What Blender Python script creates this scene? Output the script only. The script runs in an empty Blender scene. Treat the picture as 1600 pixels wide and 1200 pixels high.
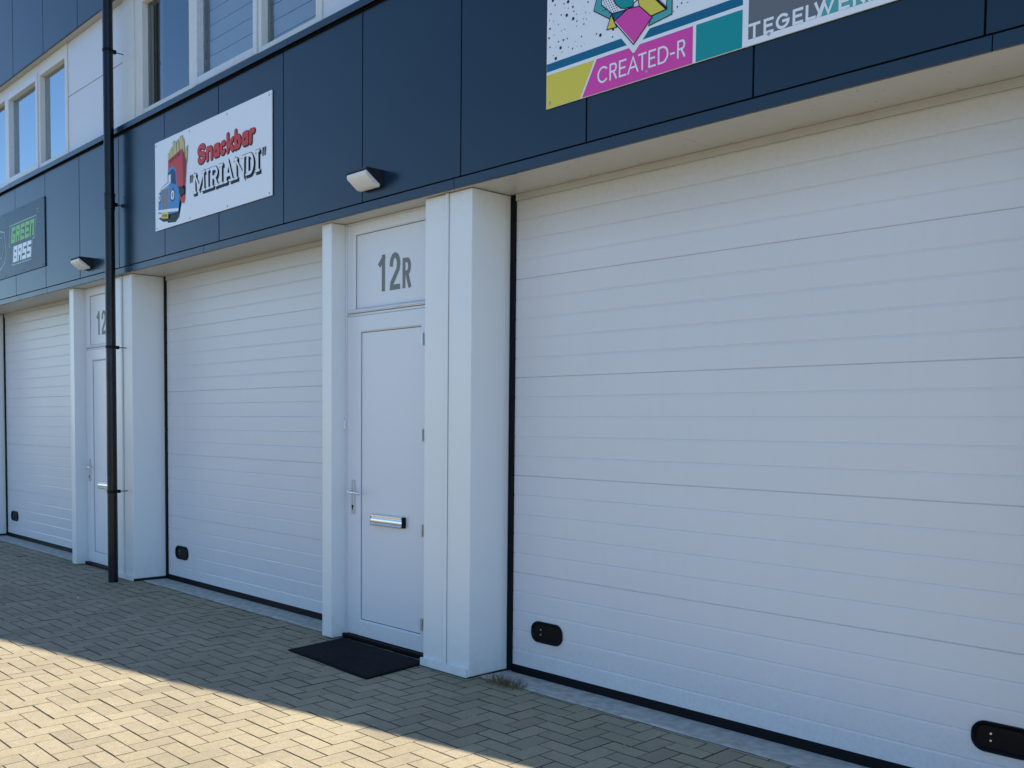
import bpy, bmesh, math, random
from mathutils import Vector, Matrix
from mathutils.geometry import tessellate_polygon
random.seed(7)
scene = bpy.context.scene
col = scene.collection

# ------------------------------------------------------------------ camera
def setup_camera():
    yaw, pitch, roll = 0.837, -0.0481, 0.0061
    fwd = Vector((-math.sin(yaw)*math.cos(pitch), math.cos(yaw)*math.cos(pitch), math.sin(pitch)))
    r = Vector((math.cos(yaw), math.sin(yaw), 0.0))
    u = r.cross(fwd)
    c, s = math.cos(roll), math.sin(roll)
    rr, uu = c*r + s*u, -s*r + c*u
    cam = bpy.data.cameras.new('camera')
    cam.sensor_width = 36.0
    cam.lens = 1521.08/1600*36.0
    cam.shift_x = (800-694.4)/1600
    cam.shift_y = (732.51-600)/1600
    cam.clip_start = 0.05
    cam.clip_end = 2000
    o = bpy.data.objects.new('camera', cam)
    m = Matrix((rr, uu, -fwd)).transposed().to_4x4()
    m.translation = Vector((12.1244, -4.0361, 1.5818))
    o.matrix_world = m
    col.objects.link(o)
    scene.camera = o
setup_camera()

# ------------------------------------------------------------------ sky, sun, exposure
SUN_AZ = math.atan2(0.975, 0.222)      # clockwise from +Y
SUN_EL = math.radians(36)
w = bpy.data.worlds.new("World")
scene.world = w
w.use_nodes = True
nt = w.node_tree
bg = nt.nodes['Background']
sky = nt.nodes.new('ShaderNodeTexSky')
sky.sky_type = 'NISHITA'
sky.sun_disc = False
sky.sun_elevation = SUN_EL
sky.sun_rotation = SUN_AZ
sky.air_density = 1.0
sky.dust_density = 0.0
sky.ozone_density = 5.0
nt.links.new(sky.outputs[0], bg.inputs[0])
bg.inputs[1].default_value = 0.10
sun = bpy.data.lights.new('sun', 'SUN')
sun.energy = 4.8
sun.angle = math.radians(0.55)
sun.color = (1.0, 0.94, 0.80)
so = bpy.data.objects.new('sun', sun)
d = Vector((math.sin(SUN_AZ)*math.cos(SUN_EL), math.cos(SUN_AZ)*math.cos(SUN_EL), math.sin(SUN_EL)))
so.rotation_euler = d.to_track_quat('Z', 'Y').to_euler()
so.location = (20, 10, 20)
col.objects.link(so)
scene.view_settings.view_transform = 'Standard'
scene.view_settings.look = 'None'
scene.view_settings.gamma = 1.0
scene.view_settings.exposure = 1.15

# ------------------------------------------------------------------ measures of the facade (metres)
PITCH = 4.762                    # one unit: garage door, post, entrance door, pillar
EDGES = [-6.464, -1.702, 3.06, 7.822]
END = 12.584
PANEL = 0.972                    # fascia panel width
SOF = 2.9975                     # underside of the overhang
G = 0.397                        # garage door plane
DY = 0.179                       # entrance door plane
PF = 0.0555                      # pillar front plane
WY = 0.10                        # upper window plane
DEPTH = 8.5
ROOF = 7.4

# ------------------------------------------------------------------ materials
MATS = {}
def new_mat(name):
    m = bpy.data.materials.new(name)
    m.use_nodes = True
    return m, m.node_tree, m.node_tree.nodes['Principled BSDF']
def N(nt, t, **kw):
    n = nt.nodes.new(t)
    for k, v in kw.items():
        if hasattr(n, k): setattr(n, k, v)
        else: n.inputs[k].default_value = v
    return n
def surf(name, rgb, rough=0.4, metal=0.0, spec=0.5, var=0.05, vscale=3.0, bump=0.0, bscale=60.0, stretch=(1,1,1), rvar=0.06, hard=False, grime=False):
    """painted or moulded surface: faint colour drift, uneven gloss, fine relief"""
    if name in MATS: return MATS[name]
    m, t, p = new_mat(name)
    tc = N(t, 'ShaderNodeTexCoord')
    mp = N(t, 'ShaderNodeMapping'); mp.inputs['Scale'].default_value = stretch
    t.links.new(tc.outputs['Object'], mp.inputs['Vector'])
    n1 = N(t, 'ShaderNodeTexNoise'); n1.inputs['Scale'].default_value = vscale; n1.inputs['Detail'].default_value = 6
    t.links.new(mp.outputs[0], n1.inputs['Vector'])
    mix = N(t, 'ShaderNodeMix', data_type='RGBA')
    a = [max(0, c*(1-var)) for c in rgb]; b = [min(1, c*(1+var)) for c in rgb]
    mix.inputs['A'].default_value = (*a, 1); mix.inputs['B'].default_value = (*b, 1)
    if hard:
        hr = N(t, 'ShaderNodeMapRange'); hr.inputs['From Min'].default_value = 0.36; hr.inputs['From Max'].default_value = 0.64
        n1.inputs['Detail'].default_value = 10
        t.links.new(n1.outputs['Fac'], hr.inputs['Value']); t.links.new(hr.outputs[0], mix.inputs['Factor'])
    else:
        t.links.new(n1.outputs['Fac'], mix.inputs['Factor'])
    if grime:
        # dust under the overhang and rain splash near the paving, both broken up by noise
        sz = N(t, 'ShaderNodeSeparateXYZ'); t.links.new(tc.outputs['Object'], sz.inputs[0])
        g1 = N(t, 'ShaderNodeMapRange'); g1.inputs['From Min'].default_value = 2.80; g1.inputs['From Max'].default_value = 3.0
        g2 = N(t, 'ShaderNodeMapRange'); g2.inputs['From Min'].default_value = 0.28; g2.inputs['From Max'].default_value = 0.0
        t.links.new(sz.outputs['Z'], g1.inputs['Value']); t.links.new(sz.outputs['Z'], g2.inputs['Value'])
        gn = N(t, 'ShaderNodeTexNoise'); gn.inputs['Scale'].default_value = 22; gn.inputs['Detail'].default_value = 9
        t.links.new(tc.outputs['Object'], gn.inputs['Vector'])
        g3 = N(t, 'ShaderNodeMapRange'); g3.inputs['From Min'].default_value = 0.42; g3.inputs['From Max'].default_value = 0.66; g3.inputs['To Min'].default_value = 0.08; g3.inputs['To Max'].default_value = 0.24
        t.links.new(gn.outputs['Fac'], g3.inputs['Value'])
        ga = N(t, 'ShaderNodeMath', operation='ADD'); t.links.new(g1.outputs[0], ga.inputs[0]); t.links.new(g2.outputs[0], ga.inputs[1])
        gm = N(t, 'ShaderNodeMath', operation='MULTIPLY'); t.links.new(ga.outputs[0], gm.inputs[0]); t.links.new(g3.outputs[0], gm.inputs[1])
        gx_ = N(t, 'ShaderNodeMix', data_type='RGBA'); gx_.inputs['B'].default_value = (0.40, 0.38, 0.32, 1)
        t.links.new(gm.outputs[0], gx_.inputs['Factor']); t.links.new(mix.outputs['Result'], gx_.inputs['A'])
        mix = gx_
    t.links.new(mix.outputs['Result'], p.inputs['Base Color'])
    mr = N(t, 'ShaderNodeMapRange')
    mr.inputs['From Min'].default_value = 0.3; mr.inputs['From Max'].default_value = 0.7
    mr.inputs['To Min'].default_value = max(0.02, rough-rvar); mr.inputs['To Max'].default_value = rough+rvar
    t.links.new(n1.outputs['Fac'], mr.inputs['Value'])
    t.links.new(mr.outputs[0], p.inputs['Roughness'])
    p.inputs['Metallic'].default_value = metal
    p.inputs['Specular IOR Level'].default_value = spec
    if bump:
        n2 = N(t, 'ShaderNodeTexNoise'); n2.inputs['Scale'].default_value = bscale; n2.inputs['Detail'].default_value = 4
        t.links.new(mp.outputs[0], n2.inputs['Vector'])
        bp = N(t, 'ShaderNodeBump'); bp.inputs['Strength'].default_value = bump; bp.inputs['Distance'].default_value = 0.002
        t.links.new(n2.outputs['Fac'], bp.inputs['Height'])
        t.links.new(bp.outputs[0], p.inputs['Normal'])
    MATS[name] = m
    return m

NAVY = surf('navy_cladding', (0.0078, 0.0265, 0.052), 0.23, spec=0.37, var=0.08, vscale=1.3, rvar=0.03, bump=0.02, bscale=9)
NAVYTRIM = surf('navy_trim', (0.0092, 0.0300, 0.058), 0.27, spec=0.42, var=0.06)
WHITE = surf('white_lacquered_sheet', (0.76, 0.79, 0.80), 0.30, var=0.012, vscale=1.2, bump=0.012, bscale=2.2, rvar=0.012, grime=True)
PVC = surf('white_upvc', (0.70, 0.73, 0.78), 0.32, var=0.012, vscale=2, bump=0.015, bscale=12, rvar=0.012, grime=True)
CREAM = surf('cream_frame', (0.70, 0.70, 0.66), 0.38, var=0.04)
SOFM = surf('soffit_sheet', (0.49, 0.49, 0.46), 0.40, var=0.03, vscale=6)
RUBBER = surf('black_rubber', (0.004, 0.005, 0.008), 0.6, var=0.3, spec=0.15)
DARK = surf('dark_gap', (0.006, 0.008, 0.012), 0.7, var=0.2)
BLACKP = surf('black_plastic', (0.003, 0.003, 0.005), 0.45, var=0.2, spec=0.15)
PIPE = surf('black_downpipe_plastic', (0.003, 0.005, 0.009), 0.28, var=0.25, vscale=6, rvar=0.08, spec=0.35)
STEEL = surf('brushed_aluminium', (0.52, 0.56, 0.60), 0.30, metal=0.9, var=0.05)
BRIGHT = surf('polished_aluminium', (0.80, 0.79, 0.76), 0.22, metal=0.95, var=0.04)
GREYMARK = surf('grey_vinyl', (0.17, 0.18, 0.175), 0.5, var=0.06)
DIFF = surf('opal_diffuser', (0.74, 0.76, 0.76), 0.25, var=0.03)
ROOMWALL = surf('room_wall', (0.10, 0.11, 0.12), 0.8)
BLIND = surf('blind_slat', (0.88, 0.90, 0.93), 0.5)
CURTAIN = surf('curtain_cloth', (0.40, 0.37, 0.30), 0.8, stretch=(30, 30, 1), var=0.3)
RENDERW = surf('wall_cladding_grey', (0.25, 0.27, 0.30), 0.6)
ROOFM = surf('roof_felt', (0.06, 0.06, 0.06), 0.85)
MATM = surf('rubber_mat', (0.003, 0.003, 0.004), 0.7, var=0.3, vscale=30, spec=0.12)

def door_mat_white():
    """garage sheet: pressed wood-grain relief, dust and painted overhang shade in a ragged band under the lintel"""
    m, t, p = new_mat('garage_sheet')
    tc = N(t, 'ShaderNodeTexCoord')
    sx = N(t, 'ShaderNodeSeparateXYZ'); t.links.new(tc.outputs['Object'], sx.inputs[0])
    mp = N(t, 'ShaderNodeMapping'); mp.inputs['Scale'].default_value = (5, 5, 60)
    t.links.new(tc.outputs['Object'], mp.inputs['Vector'])
    gr = N(t, 'ShaderNodeTexNoise'); gr.inputs['Scale'].default_value = 5; gr.inputs['Detail'].default_value = 5
    t.links.new(mp.outputs[0], gr.inputs['Vector'])
    n1 = N(t, 'ShaderNodeTexNoise'); n1.inputs['Scale'].default_value = 1.2; n1.inputs['Detail'].default_value = 7
    t.links.new(tc.outputs['Object'], n1.inputs['Vector'])
    spk = N(t, 'ShaderNodeTexNoise'); spk.inputs['Scale'].default_value = 45; spk.inputs['Detail'].default_value = 8
    t.links.new(tc.outputs['Object'], spk.inputs['Vector'])
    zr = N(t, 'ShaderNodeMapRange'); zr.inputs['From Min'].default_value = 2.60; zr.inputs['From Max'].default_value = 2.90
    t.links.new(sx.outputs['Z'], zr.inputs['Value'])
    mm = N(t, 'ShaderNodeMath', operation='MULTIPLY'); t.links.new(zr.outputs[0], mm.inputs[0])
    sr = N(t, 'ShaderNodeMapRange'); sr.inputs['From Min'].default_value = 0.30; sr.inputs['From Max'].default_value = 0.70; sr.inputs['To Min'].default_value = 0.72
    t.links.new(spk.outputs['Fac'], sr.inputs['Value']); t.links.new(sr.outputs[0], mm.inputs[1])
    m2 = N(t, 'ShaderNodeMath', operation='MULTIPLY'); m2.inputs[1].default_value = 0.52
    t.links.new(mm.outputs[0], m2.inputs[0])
    base = N(t, 'ShaderNodeMix', data_type='RGBA')
    base.inputs['A'].default_value = (0.635, 0.65, 0.685, 1); base.inputs['B'].default_value = (0.69, 0.705, 0.745, 1)
    t.links.new(n1.outputs['Fac'], base.inputs['Factor'])
    dm = N(t, 'ShaderNodeMix', data_type='RGBA'); dm.inputs['B'].default_value = (0.38, 0.34, 0.27, 1)  # dust tint, deepened to stand in for shade below the overhang
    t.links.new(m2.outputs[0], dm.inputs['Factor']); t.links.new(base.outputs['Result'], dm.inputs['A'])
    st = N(t, 'ShaderNodeMapping'); st.inputs['Scale'].default_value = (9, 9, 0.8)
    t.links.new(tc.outputs['Object'], st.inputs['Vector'])
    sn = N(t, 'ShaderNodeTexNoise'); sn.inputs['Scale'].default_value = 2; sn.inputs['Detail'].default_value = 6
    t.links.new(st.outputs[0], sn.inputs['Vector'])
    s1 = N(t, 'ShaderNodeMapRange'); s1.inputs['From Min'].default_value = 0.50; s1.inputs['From Max'].default_value = 0.75; s1.inputs['To Max'].default_value = 0.035
    t.links.new(sn.outputs['Fac'], s1.inputs['Value'])
    lo = N(t, 'ShaderNodeMapRange'); lo.inputs['From Min'].default_value = 0.45; lo.inputs['From Max'].default_value = 0.05
    t.links.new(sx.outputs['Z'], lo.inputs['Value'])
    s2 = N(t, 'ShaderNodeMath', operation='MULTIPLY'); t.links.new(lo.outputs[0], s2.inputs[0])
    s3 = N(t, 'ShaderNodeMapRange'); s3.inputs['From Min'].default_value = 0.40; s3.inputs['From Max'].default_value = 0.70; s3.inputs['To Max'].default_value = 0.22
    t.links.new(spk.outputs['Fac'], s3.inputs['Value']); t.links.new(s3.outputs[0], s2.inputs[1])
    s4 = N(t, 'ShaderNodeMath', operation='ADD'); t.links.new(s1.outputs[0], s4.inputs[0]); t.links.new(s2.outputs[0], s4.inputs[1])
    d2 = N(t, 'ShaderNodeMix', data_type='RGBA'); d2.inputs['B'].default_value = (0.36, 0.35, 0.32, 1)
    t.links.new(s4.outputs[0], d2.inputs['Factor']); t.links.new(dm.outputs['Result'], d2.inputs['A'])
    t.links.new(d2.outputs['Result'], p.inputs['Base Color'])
    p.inputs['Roughness'].default_value = 0.36
    bp = N(t, 'ShaderNodeBump'); bp.inputs['Strength'].default_value = 0.06; bp.inputs['Distance'].default_value = 0.002
    t.links.new(gr.outputs['Fac'], bp.inputs['Height']); t.links.new(bp.outputs[0], p.inputs['Normal'])
    return m
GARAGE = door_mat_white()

def paver_mat():
    m, t, p = new_mat('concrete_paver')
    tc = N(t, 'ShaderNodeTexCoord'); ge = N(t, 'ShaderNodeNewGeometry')
    ramp = N(t, 'ShaderNodeValToRGB')
    e = ramp.color_ramp.elements
    e[0].position = 0.0; e[0].color = (0.315, 0.262, 0.182, 1)
    e[1].position = 1.0; e[1].color = (0.400, 0.334, 0.230, 1)
    a = e.new(0.15); a.color = (0.350, 0.291, 0.200, 1)
    b = e.new(0.55); b.color = (0.374, 0.311, 0.207, 1)
    t.links.new(ge.outputs['Random Per Island'], ramp.inputs[0])
    n = N(t, 'ShaderNodeTexNoise'); n.inputs['Scale'].default_value = 150; n.inputs['Detail'].default_value = 5
    n2 = N(t, 'ShaderNodeTexNoise'); n2.inputs['Scale'].default_value = 1.1; n2.inputs['Detail'].default_value = 7
    n3 = N(t, 'ShaderNodeTexNoise'); n3.inputs['Scale'].default_value = 24; n3.inputs['Detail'].default_value = 5
    for q in (n, n2, n3): t.links.new(tc.outputs['Object'], q.inputs['Vector'])
    def rng(src, lo, hi, a=0.3, b=0.7):
        r = N(t, 'ShaderNodeMapRange'); r.inputs['From Min'].default_value = a; r.inputs['From Max'].default_value = b
        r.inputs['To Min'].default_value = lo; r.inputs['To Max'].default_value = hi
        t.links.new(src.outputs['Fac'], r.inputs['Value']); return r
    r1, r2, r3 = rng(n, 0.74, 1.22), rng(n2, 0.90, 1.08), rng(n3, 0.92, 1.07)
    m1 = N(t, 'ShaderNodeMath', operation='MULTIPLY'); m2 = N(t, 'ShaderNodeMath', operation='MULTIPLY')
    t.links.new(r1.outputs[0], m1.inputs[0]); t.links.new(r2.outputs[0], m1.inputs[1])
    t.links.new(m1.outputs[0], m2.inputs[0]); t.links.new(r3.outputs[0], m2.inputs[1])
    vm = N(t, 'ShaderNodeVectorMath', operation='SCALE')
    t.links.new(ramp.outputs[0], vm.inputs[0]); t.links.new(m2.outputs[0], vm.inputs['Scale'])
    # algae film on the row that lies along the wall (a real stain, its edge broken by noise)
    sx = N(t, 'ShaderNodeSeparateXYZ'); t.links.new(tc.outputs['Object'], sx.inputs[0])
    yr = N(t, 'ShaderNodeMapRange'); yr.inputs['From Min'].default_value = -0.65; yr.inputs['From Max'].default_value = 0.15
    t.links.new(sx.outputs['Y'], yr.inputs['Value'])
    g = rng(n2, 0.0, 0.55, 0.42, 0.6)
    gm = N(t, 'ShaderNodeMath', operation='MULTIPLY'); t.links.new(yr.outputs[0], gm.inputs[0]); t.links.new(g.outputs[0], gm.inputs[1])
    mx = N(t, 'ShaderNodeMix', data_type='RGBA'); mx.inputs['B'].default_value = (0.17, 0.175, 0.10, 1)
    t.links.new(gm.outputs[0], mx.inputs['Factor']); t.links.new(vm.outputs[0], mx.inputs['A'])
    t.links.new(mx.outputs['Result'], p.inputs['Base Color'])
    p.inputs['Roughness'].default_value = 0.85
    p.inputs['Specular IOR Level'].default_value = 0.3
    bp = N(t, 'ShaderNodeBump'); bp.inputs['Strength'].default_value = 0.5; bp.inputs['Distance'].default_value = 0.0015
    t.links.new(n.outputs['Fac'], bp.inputs['Height']); t.links.new(bp.outputs[0], p.inputs['Normal'])
    return m
PAVER = paver_mat()
SAND = surf('joint_sand', (0.088, 0.074, 0.050), 0.95, var=0.3, vscale=8, bump=0.4, bscale=200)
CONC = surf('cast_concrete', (0.44, 0.43, 0.38), 0.85, hard=True, var=0.20, vscale=16, bump=0.4, bscale=120)

def glass_mat(name, tint, refl=1.75):
    m = bpy.data.materials.new(name); m.use_nodes = True
    t = m.node_tree; t.nodes.clear()
    out = N(t, 'ShaderNodeOutputMaterial'); mix = N(t, 'ShaderNodeMixShader')
    fr = N(t, 'ShaderNodeFresnel'); fr.inputs['IOR'].default_value = refl
    tr = N(t, 'ShaderNodeBsdfTransparent'); tr.inputs[0].default_value = (*tint, 1)
    gl = N(t, 'ShaderNodeBsdfGlossy'); gl.inputs['Roughness'].default_value = 0.01; gl.inputs['Color'].default_value = (0.82, 0.93, 1.0, 1)
    n = N(t, 'ShaderNodeTexNoise'); n.inputs['Scale'].default_value = 1.5
    bp = N(t, 'ShaderNodeBump'); bp.inputs['Strength'].default_value = 0.08; bp.inputs['Distance'].default_value = 0.01
    tc = N(t, 'ShaderNodeTexCoord'); t.links.new(tc.outputs['Object'], n.inputs['Vector'])
    t.links.new(n.outputs['Fac'], bp.inputs['Height'])
    t.links.new(bp.outputs[0], gl.inputs['Normal'])
    t.links.new(fr.outputs[0], mix.inputs[0]); t.links.new(tr.outputs[0], mix.inputs[1]); t.links.new(gl.outputs[0], mix.inputs[2])
    t.links.new(mix.outputs[0], out.inputs[0])
    return m
GLASS = glass_mat('coated_window_glass', (0.45, 0.58, 0.72), 8.0)
GLASS_CLEAR = glass_mat('clear_window_glass', (1.0, 1.0, 1.0), 2.5)

def flat(name, rgb, rough=0.4): return surf(name, rgb, rough, var=0.015, spec=0.2, rvar=0.02)
S_WHITE = flat('sign_white', (0.82, 0.87, 0.93), 0.25)
S_NAVY = flat('sign_navy', (0.012, 0.034, 0.060), 0.30)
S_BLACK = flat('sign_black', (0.010, 0.012, 0.018))
S_RED = flat('sign_red', (0.60, 0.05, 0.05))
S_DRED = flat('sign_dark_red', (0.22, 0.02, 0.03))
S_BLUE = flat('sign_blue', (0.06, 0.26, 0.60))
S_DBLUE = flat('sign_dark_blue', (0.015, 0.06, 0.16))
S_GREY = flat('sign_grey', (0.15, 0.17, 0.20))
S_SILVER = flat('sign_silver', (0.32, 0.36, 0.42))
S_YEL = flat('sign_yellow', (0.74, 0.64, 0.09))
S_FRY = flat('sign_fries_yellow', (0.66, 0.58, 0.26))
S_FRYD = flat('sign_fries_shade', (0.34, 0.30, 0.12))
S_MAG = flat('sign_magenta', (0.72, 0.075, 0.42))
S_TEAL = flat('sign_teal', (0.01, 0.30, 0.33))
S_AQUA = flat('sign_aqua', (0.09, 0.40, 0.42))
S_BAND = flat('sign_band_blue', (0.008, 0.14, 0.27))
S_GREEN = flat('sign_green', (0.22, 0.58, 0.16))
S_MINT = flat('sign_mint', (0.30, 0.50, 0.42))

# ------------------------------------------------------------------ building blocks
class MB:
    """gathers shapes that end up as ONE mesh object"""
    def __init__(s): s.v = []; s.f = []; s.mi = []; s.cur = 0
    def add(s, vs, fs):
        b = len(s.v); s.v += [tuple(p) for p in vs]
        for f in fs: s.f.append(tuple(b+i for i in f)); s.mi.append(s.cur)
    def box(s, x0, x1, y0, y1, z0, z1):
        s.add([(x0,y0,z0),(x1,y0,z0),(x1,y1,z0),(x0,y1,z0),(x0,y0,z1),(x1,y0,z1),(x1,y1,z1),(x0,y1,z1)],
              [(0,3,2,1),(4,5,6,7),(0,1,5,4),(1,2,6,5),(2,3,7,6),(3,0,4,7)])
    def prism_x(s, prof, x0, x1):
        """profile of (y, z) points, extruded along x; counter-clockwise seen from +x"""
        n = len(prof)
        s.add([(x0,y,z) for y,z in prof]+[(x1,y,z) for y,z in prof],
              [(i,(i+1)%n,n+(i+1)%n,n+i) for i in range(n)]+[tuple(range(n-1,-1,-1)), tuple(range(n,2*n))])
    def prism_z(s, prof, z0, z1):
        n = len(prof)
        s.add([(x,y,z0) for x,y in prof]+[(x,y,z1) for x,y in prof],
              [(i,(i+1)%n,n+(i+1)%n,n+i) for i in range(n)]+[tuple(range(n-1,-1,-1)), tuple(range(n,2*n))])
    def tube(s, p, q, r, n=16, r2=None):
        p, q = Vector(p), Vector(q); r2 = r if r2 is None else r2
        a = (q-p).normalized(); b = a.orthogonal().normalized(); c = a.cross(b)
        vs = []
        for o, rad in ((p, r), (q, r2)):
            for i in range(n):
                t = 2*math.pi*i/n; vs.append(o + b*rad*math.cos(t) + c*rad*math.sin(t))
        s.add(vs, [(i,(i+1)%n,n+(i+1)%n,n+i) for i in range(n)]+[tuple(range(n-1,-1,-1)), tuple(range(n,2*n))])
    def build(s, name, mats, parent=None, bevel=0.0, smooth=False, seg=2, label=None):
        me = bpy.data.meshes.new(name)
        me.from_pydata(s.v, [], s.f)
        if not isinstance(mats, (list, tuple)): mats = [mats]
        for m in mats: me.materials.append(m)
        me.polygons.foreach_set('material_index', s.mi)
        bm = bmesh.new(); bm.from_mesh(me)
        bmesh.ops.recalc_face_normals(bm, faces=bm.faces)
        bm.to_mesh(me); bm.free()
        me.update()
        o = bpy.data.objects.new(name, me); col.objects.link(o)
        if parent: o.parent = parent
        if bevel:
            b = o.modifiers.new('edge', 'BEVEL'); b.width = bevel; b.segments = seg; b.limit_method = 'ANGLE'; b.angle_limit = math.radians(40)
            b.harden_normals = True
            smooth = True
        if smooth:
            for p in me.polygons: p.use_smooth = True
            if not bevel:
                e = o.modifiers.new('split', 'EDGE_SPLIT'); e.split_angle = math.radians(35)
        if label: o['label'] = label
        return o
def thing(name, label, cat, group=None, loc=(0,0,0)):
    o = bpy.data.objects.new(name, None); col.objects.link(o)
    o.empty_display_size = 0.1; o.location = loc
    o['label'] = label; o['category'] = cat
    if group: o['group'] = group
    return o
def part(name, mats, parent, fn, **kw):
    mb = MB(); fn(mb); return mb.build(name, mats, parent, **kw)

# ------------------------------------------------------------------ ground
def ground():
    mb = MB()
    mb.add([(-400,-400,-0.0005),(400,-400,-0.0005),(400,-9.62,-0.0005),(-400,-9.62,-0.0005)], [(0,1,2,3)])
    o = mb.build('added_dark_ground', surf('bounce_cutting_dark', (0.050, 0.052, 0.056), 0.9, var=0.2, vscale=20, bump=0.5, bscale=150)); o['kind'] = 'structure'  # unseen dark sheet, added to cut warm bounce onto the facade
    mb = MB()
    mb.add([(-400,-400,-0.0030),(400,-400,-0.0030),(400,400,-0.0030),(-400,400,-0.0030)], [(0,1,2,3)])
    o = mb.build('ground', SAND); o['kind'] = 'structure'
    a = 0.1085; ox, oy = 7.197, -1.403; gx, gy = 0.0023, 0.0038; c = 0.0008; dz = 0.016
    X0, X1, Y0, Y1 = -9.0, 16.5, -9.5, 0.33
    V = []; F = []
    rnd = random.Random(3)
    def brick(x0, x1, y0, y1):
        if x1 < X0 or x0 > X1 or y1 < Y0 or y0 > Y1: return
        if y1 > 0.19:
            return_ok = True
            # bricks stop at the concrete strip in front of each garage door
            for E in EDGES:
                if x1 > E+0.03 and x0 < E+3.17:
                    if y0 >= 0.14: return
                    y1 = min(y1, 0.142)
            if y0 >= y1: return
        for E in EDGES:
            if y1 > 0.142 and x1 > E+0.03 and x0 < E+3.17:
                if y0 >= 0.12: return
                y1 = 0.142
        jx, jy = rnd.uniform(-.0012,.0012), rnd.uniform(-.0012,.0012)
        x0 += gx+jx; x1 -= gx-jx; y0 += gy+jy; y1 -= gy-jy
        if x1-x0 < 0.01 or y1-y0 < 0.01: return
        tx, ty, h = rnd.gauss(0,.0035), rnd.gauss(0,.0035), rnd.gauss(0,.0008)
        mx, my = (x0+x1)/2, (y0+y1)/2
        z = lambda x, y: h + tx*(x-mx) + ty*(y-my)
        b = len(V)
        for (x, y) in ((x0,y0),(x1,y0),(x1,y1),(x0,y1)): V.append((x,y,-dz))
        for (x, y) in ((x0,y0),(x1,y0),(x1,y1),(x0,y1)): V.append((x,y,z(x,y)-c*.7))
        for (x, y) in ((x0+c,y0+c),(x1-c,y0+c),(x1-c,y1-c),(x0+c,y1-c)): V.append((x,y,z(x,y)))
        for i in range(4):
            j = (i+1) % 4
            F.append((b+i,b+j,b+4+j,b+4+i)); F.append((b+4+i,b+4+j,b+8+j,b+8+i))
        F.append((b+8,b+9,b+10,b+11))
    i0, i1 = int((X0-ox)/a)-3, int((X1-ox)/a)+3
    j0, j1 = int((Y0-oy)/a)-3, int((Y1-oy)/a)+3
    for i in range(i0, i1):
        for j in range(j0, j1):
            k = (i+j) % 4
            if k == 0: brick(ox+i*a, ox+(i+2)*a, oy+j*a, oy+(j+1)*a)
            elif k == 2: brick(ox+i*a, ox+(i+1)*a, oy+j*a, oy+(j+2)*a)
    me = bpy.data.meshes.new('pavement'); me.from_pydata(V, [], F); me.materials.append(PAVER); me.materials.append(SAND)
    me.polygons.foreach_set('material_index', [0 if i % 9 == 8 else 1 for i in range(len(F))]); me.update()
    o = bpy.data.objects.new('pavement', me); col.objects.link(o); o['kind'] = 'structure'
    for E in EDGES:
        mb = MB()
        # slightly wavy cast edge
        n = 24; top = 0.004
        xs = [E+0.005+(3.186)*i/n for i in range(n+1)]
        fr = [0.148+rnd.uniform(-.004,.004) for _ in xs]
        vs = []; fs = []
        for x, y in zip(xs, fr):
            vs += [(x,y,-.012),(x,y+.006,top-.004),(x,y+.014,top),(x,G+0.05,-.003)]
        for i in range(n):
            for k in range(3): fs.append((4*i+k,4*i+4+k,4*i+5+k,4*i+1+k))
        mb.add(vs, fs)
        o = mb.build('pavement_edge', CONC); o['kind'] = 'structure'
ground()

# ------------------------------------------------------------------ the building
bld = thing('commercial_building', 'long business unit block with navy panelled fascia over white roller garage doors', 'building')

def body(mb):
    x0, x1 = EDGES[0], END
    mb.box(x0, x1, 0.46, DEPTH, -0.05, 4.30)
    mb.box(x0, x1, 1.6, DEPTH, 4.30, 5.75)
    mb.box(x0, x1, 0.13, DEPTH, 5.75, ROOF)
    mb.box(x1-0.02, x1, 0.03, 1.598, 4.302, 5.748)
    mb.box(x0, x0+0.02, 0.03, 1.598, 4.302, 5.748)
    mb.box(x1-0.02, x1-0.001, 0.03, 0.458, 3.06, 4.30)
part('wall', RENDERW, bld, body)
part('end_wall', RENDERW, bld, lambda mb: mb.box(END+.0005, END+.02, -.003, DEPTH, -.02, ROOF))
part('roof', ROOFM, bld, lambda mb: mb.box(EDGES[0]-.03, END+.03, -.01, DEPTH+.03, ROOF+.001, ROOF+.06))
part('interior_wall', ROOMWALL, bld, lambda mb: (mb.box(EDGES[0]+.03, END-.03, 1.55, 1.597, 4.32, 5.74), mb.box(EDGES[0]+.03, END-.03, 0.16, 1.549, 4.302, 4.315), mb.box(EDGES[0]+.03, END-.03, 0.16, 1.549, 5.735, 5.748)))

def backing(mb):
    mb.box(EDGES[0]+.002, END-.002, 0.024, 0.03, 3.0, 4.36)
    mb.box(EDGES[0]+.002, END-.002, 0.024, 0.128, 5.66, ROOF)
part('cladding_backing', DARK, bld, backing)
n0, n1 = int(EDGES[0]/PANEL)-1, int(END/PANEL)+1
def clad(mb, z0, z1, off=0.0):
    for n in range(n0, n1+1):
        a, b = max(n*PANEL+.0045, EDGES[0]), min((n+1)*PANEL-.0045, END)
        if b-a < .02: continue
        mb.box(a, b, 0, 0.022, z0, z1)
        # panels never hang perfectly true
        q = len(mb.v)-8
        for v_ in (0, 1, 4, 5):
            x_, y_, z_ = mb.v[q+v_]; mb.v[q+v_] = (x_, y_+random.uniform(-.0012, .0012), z_)
part('fascia_cladding', NAVY, bld, lambda mb: clad(mb, 3.061, 4.322), bevel=0.0025)
part('parapet_cladding', NAVY, bld, lambda mb: clad(mb, 5.634, ROOF-.002), bevel=0.0025)
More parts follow.
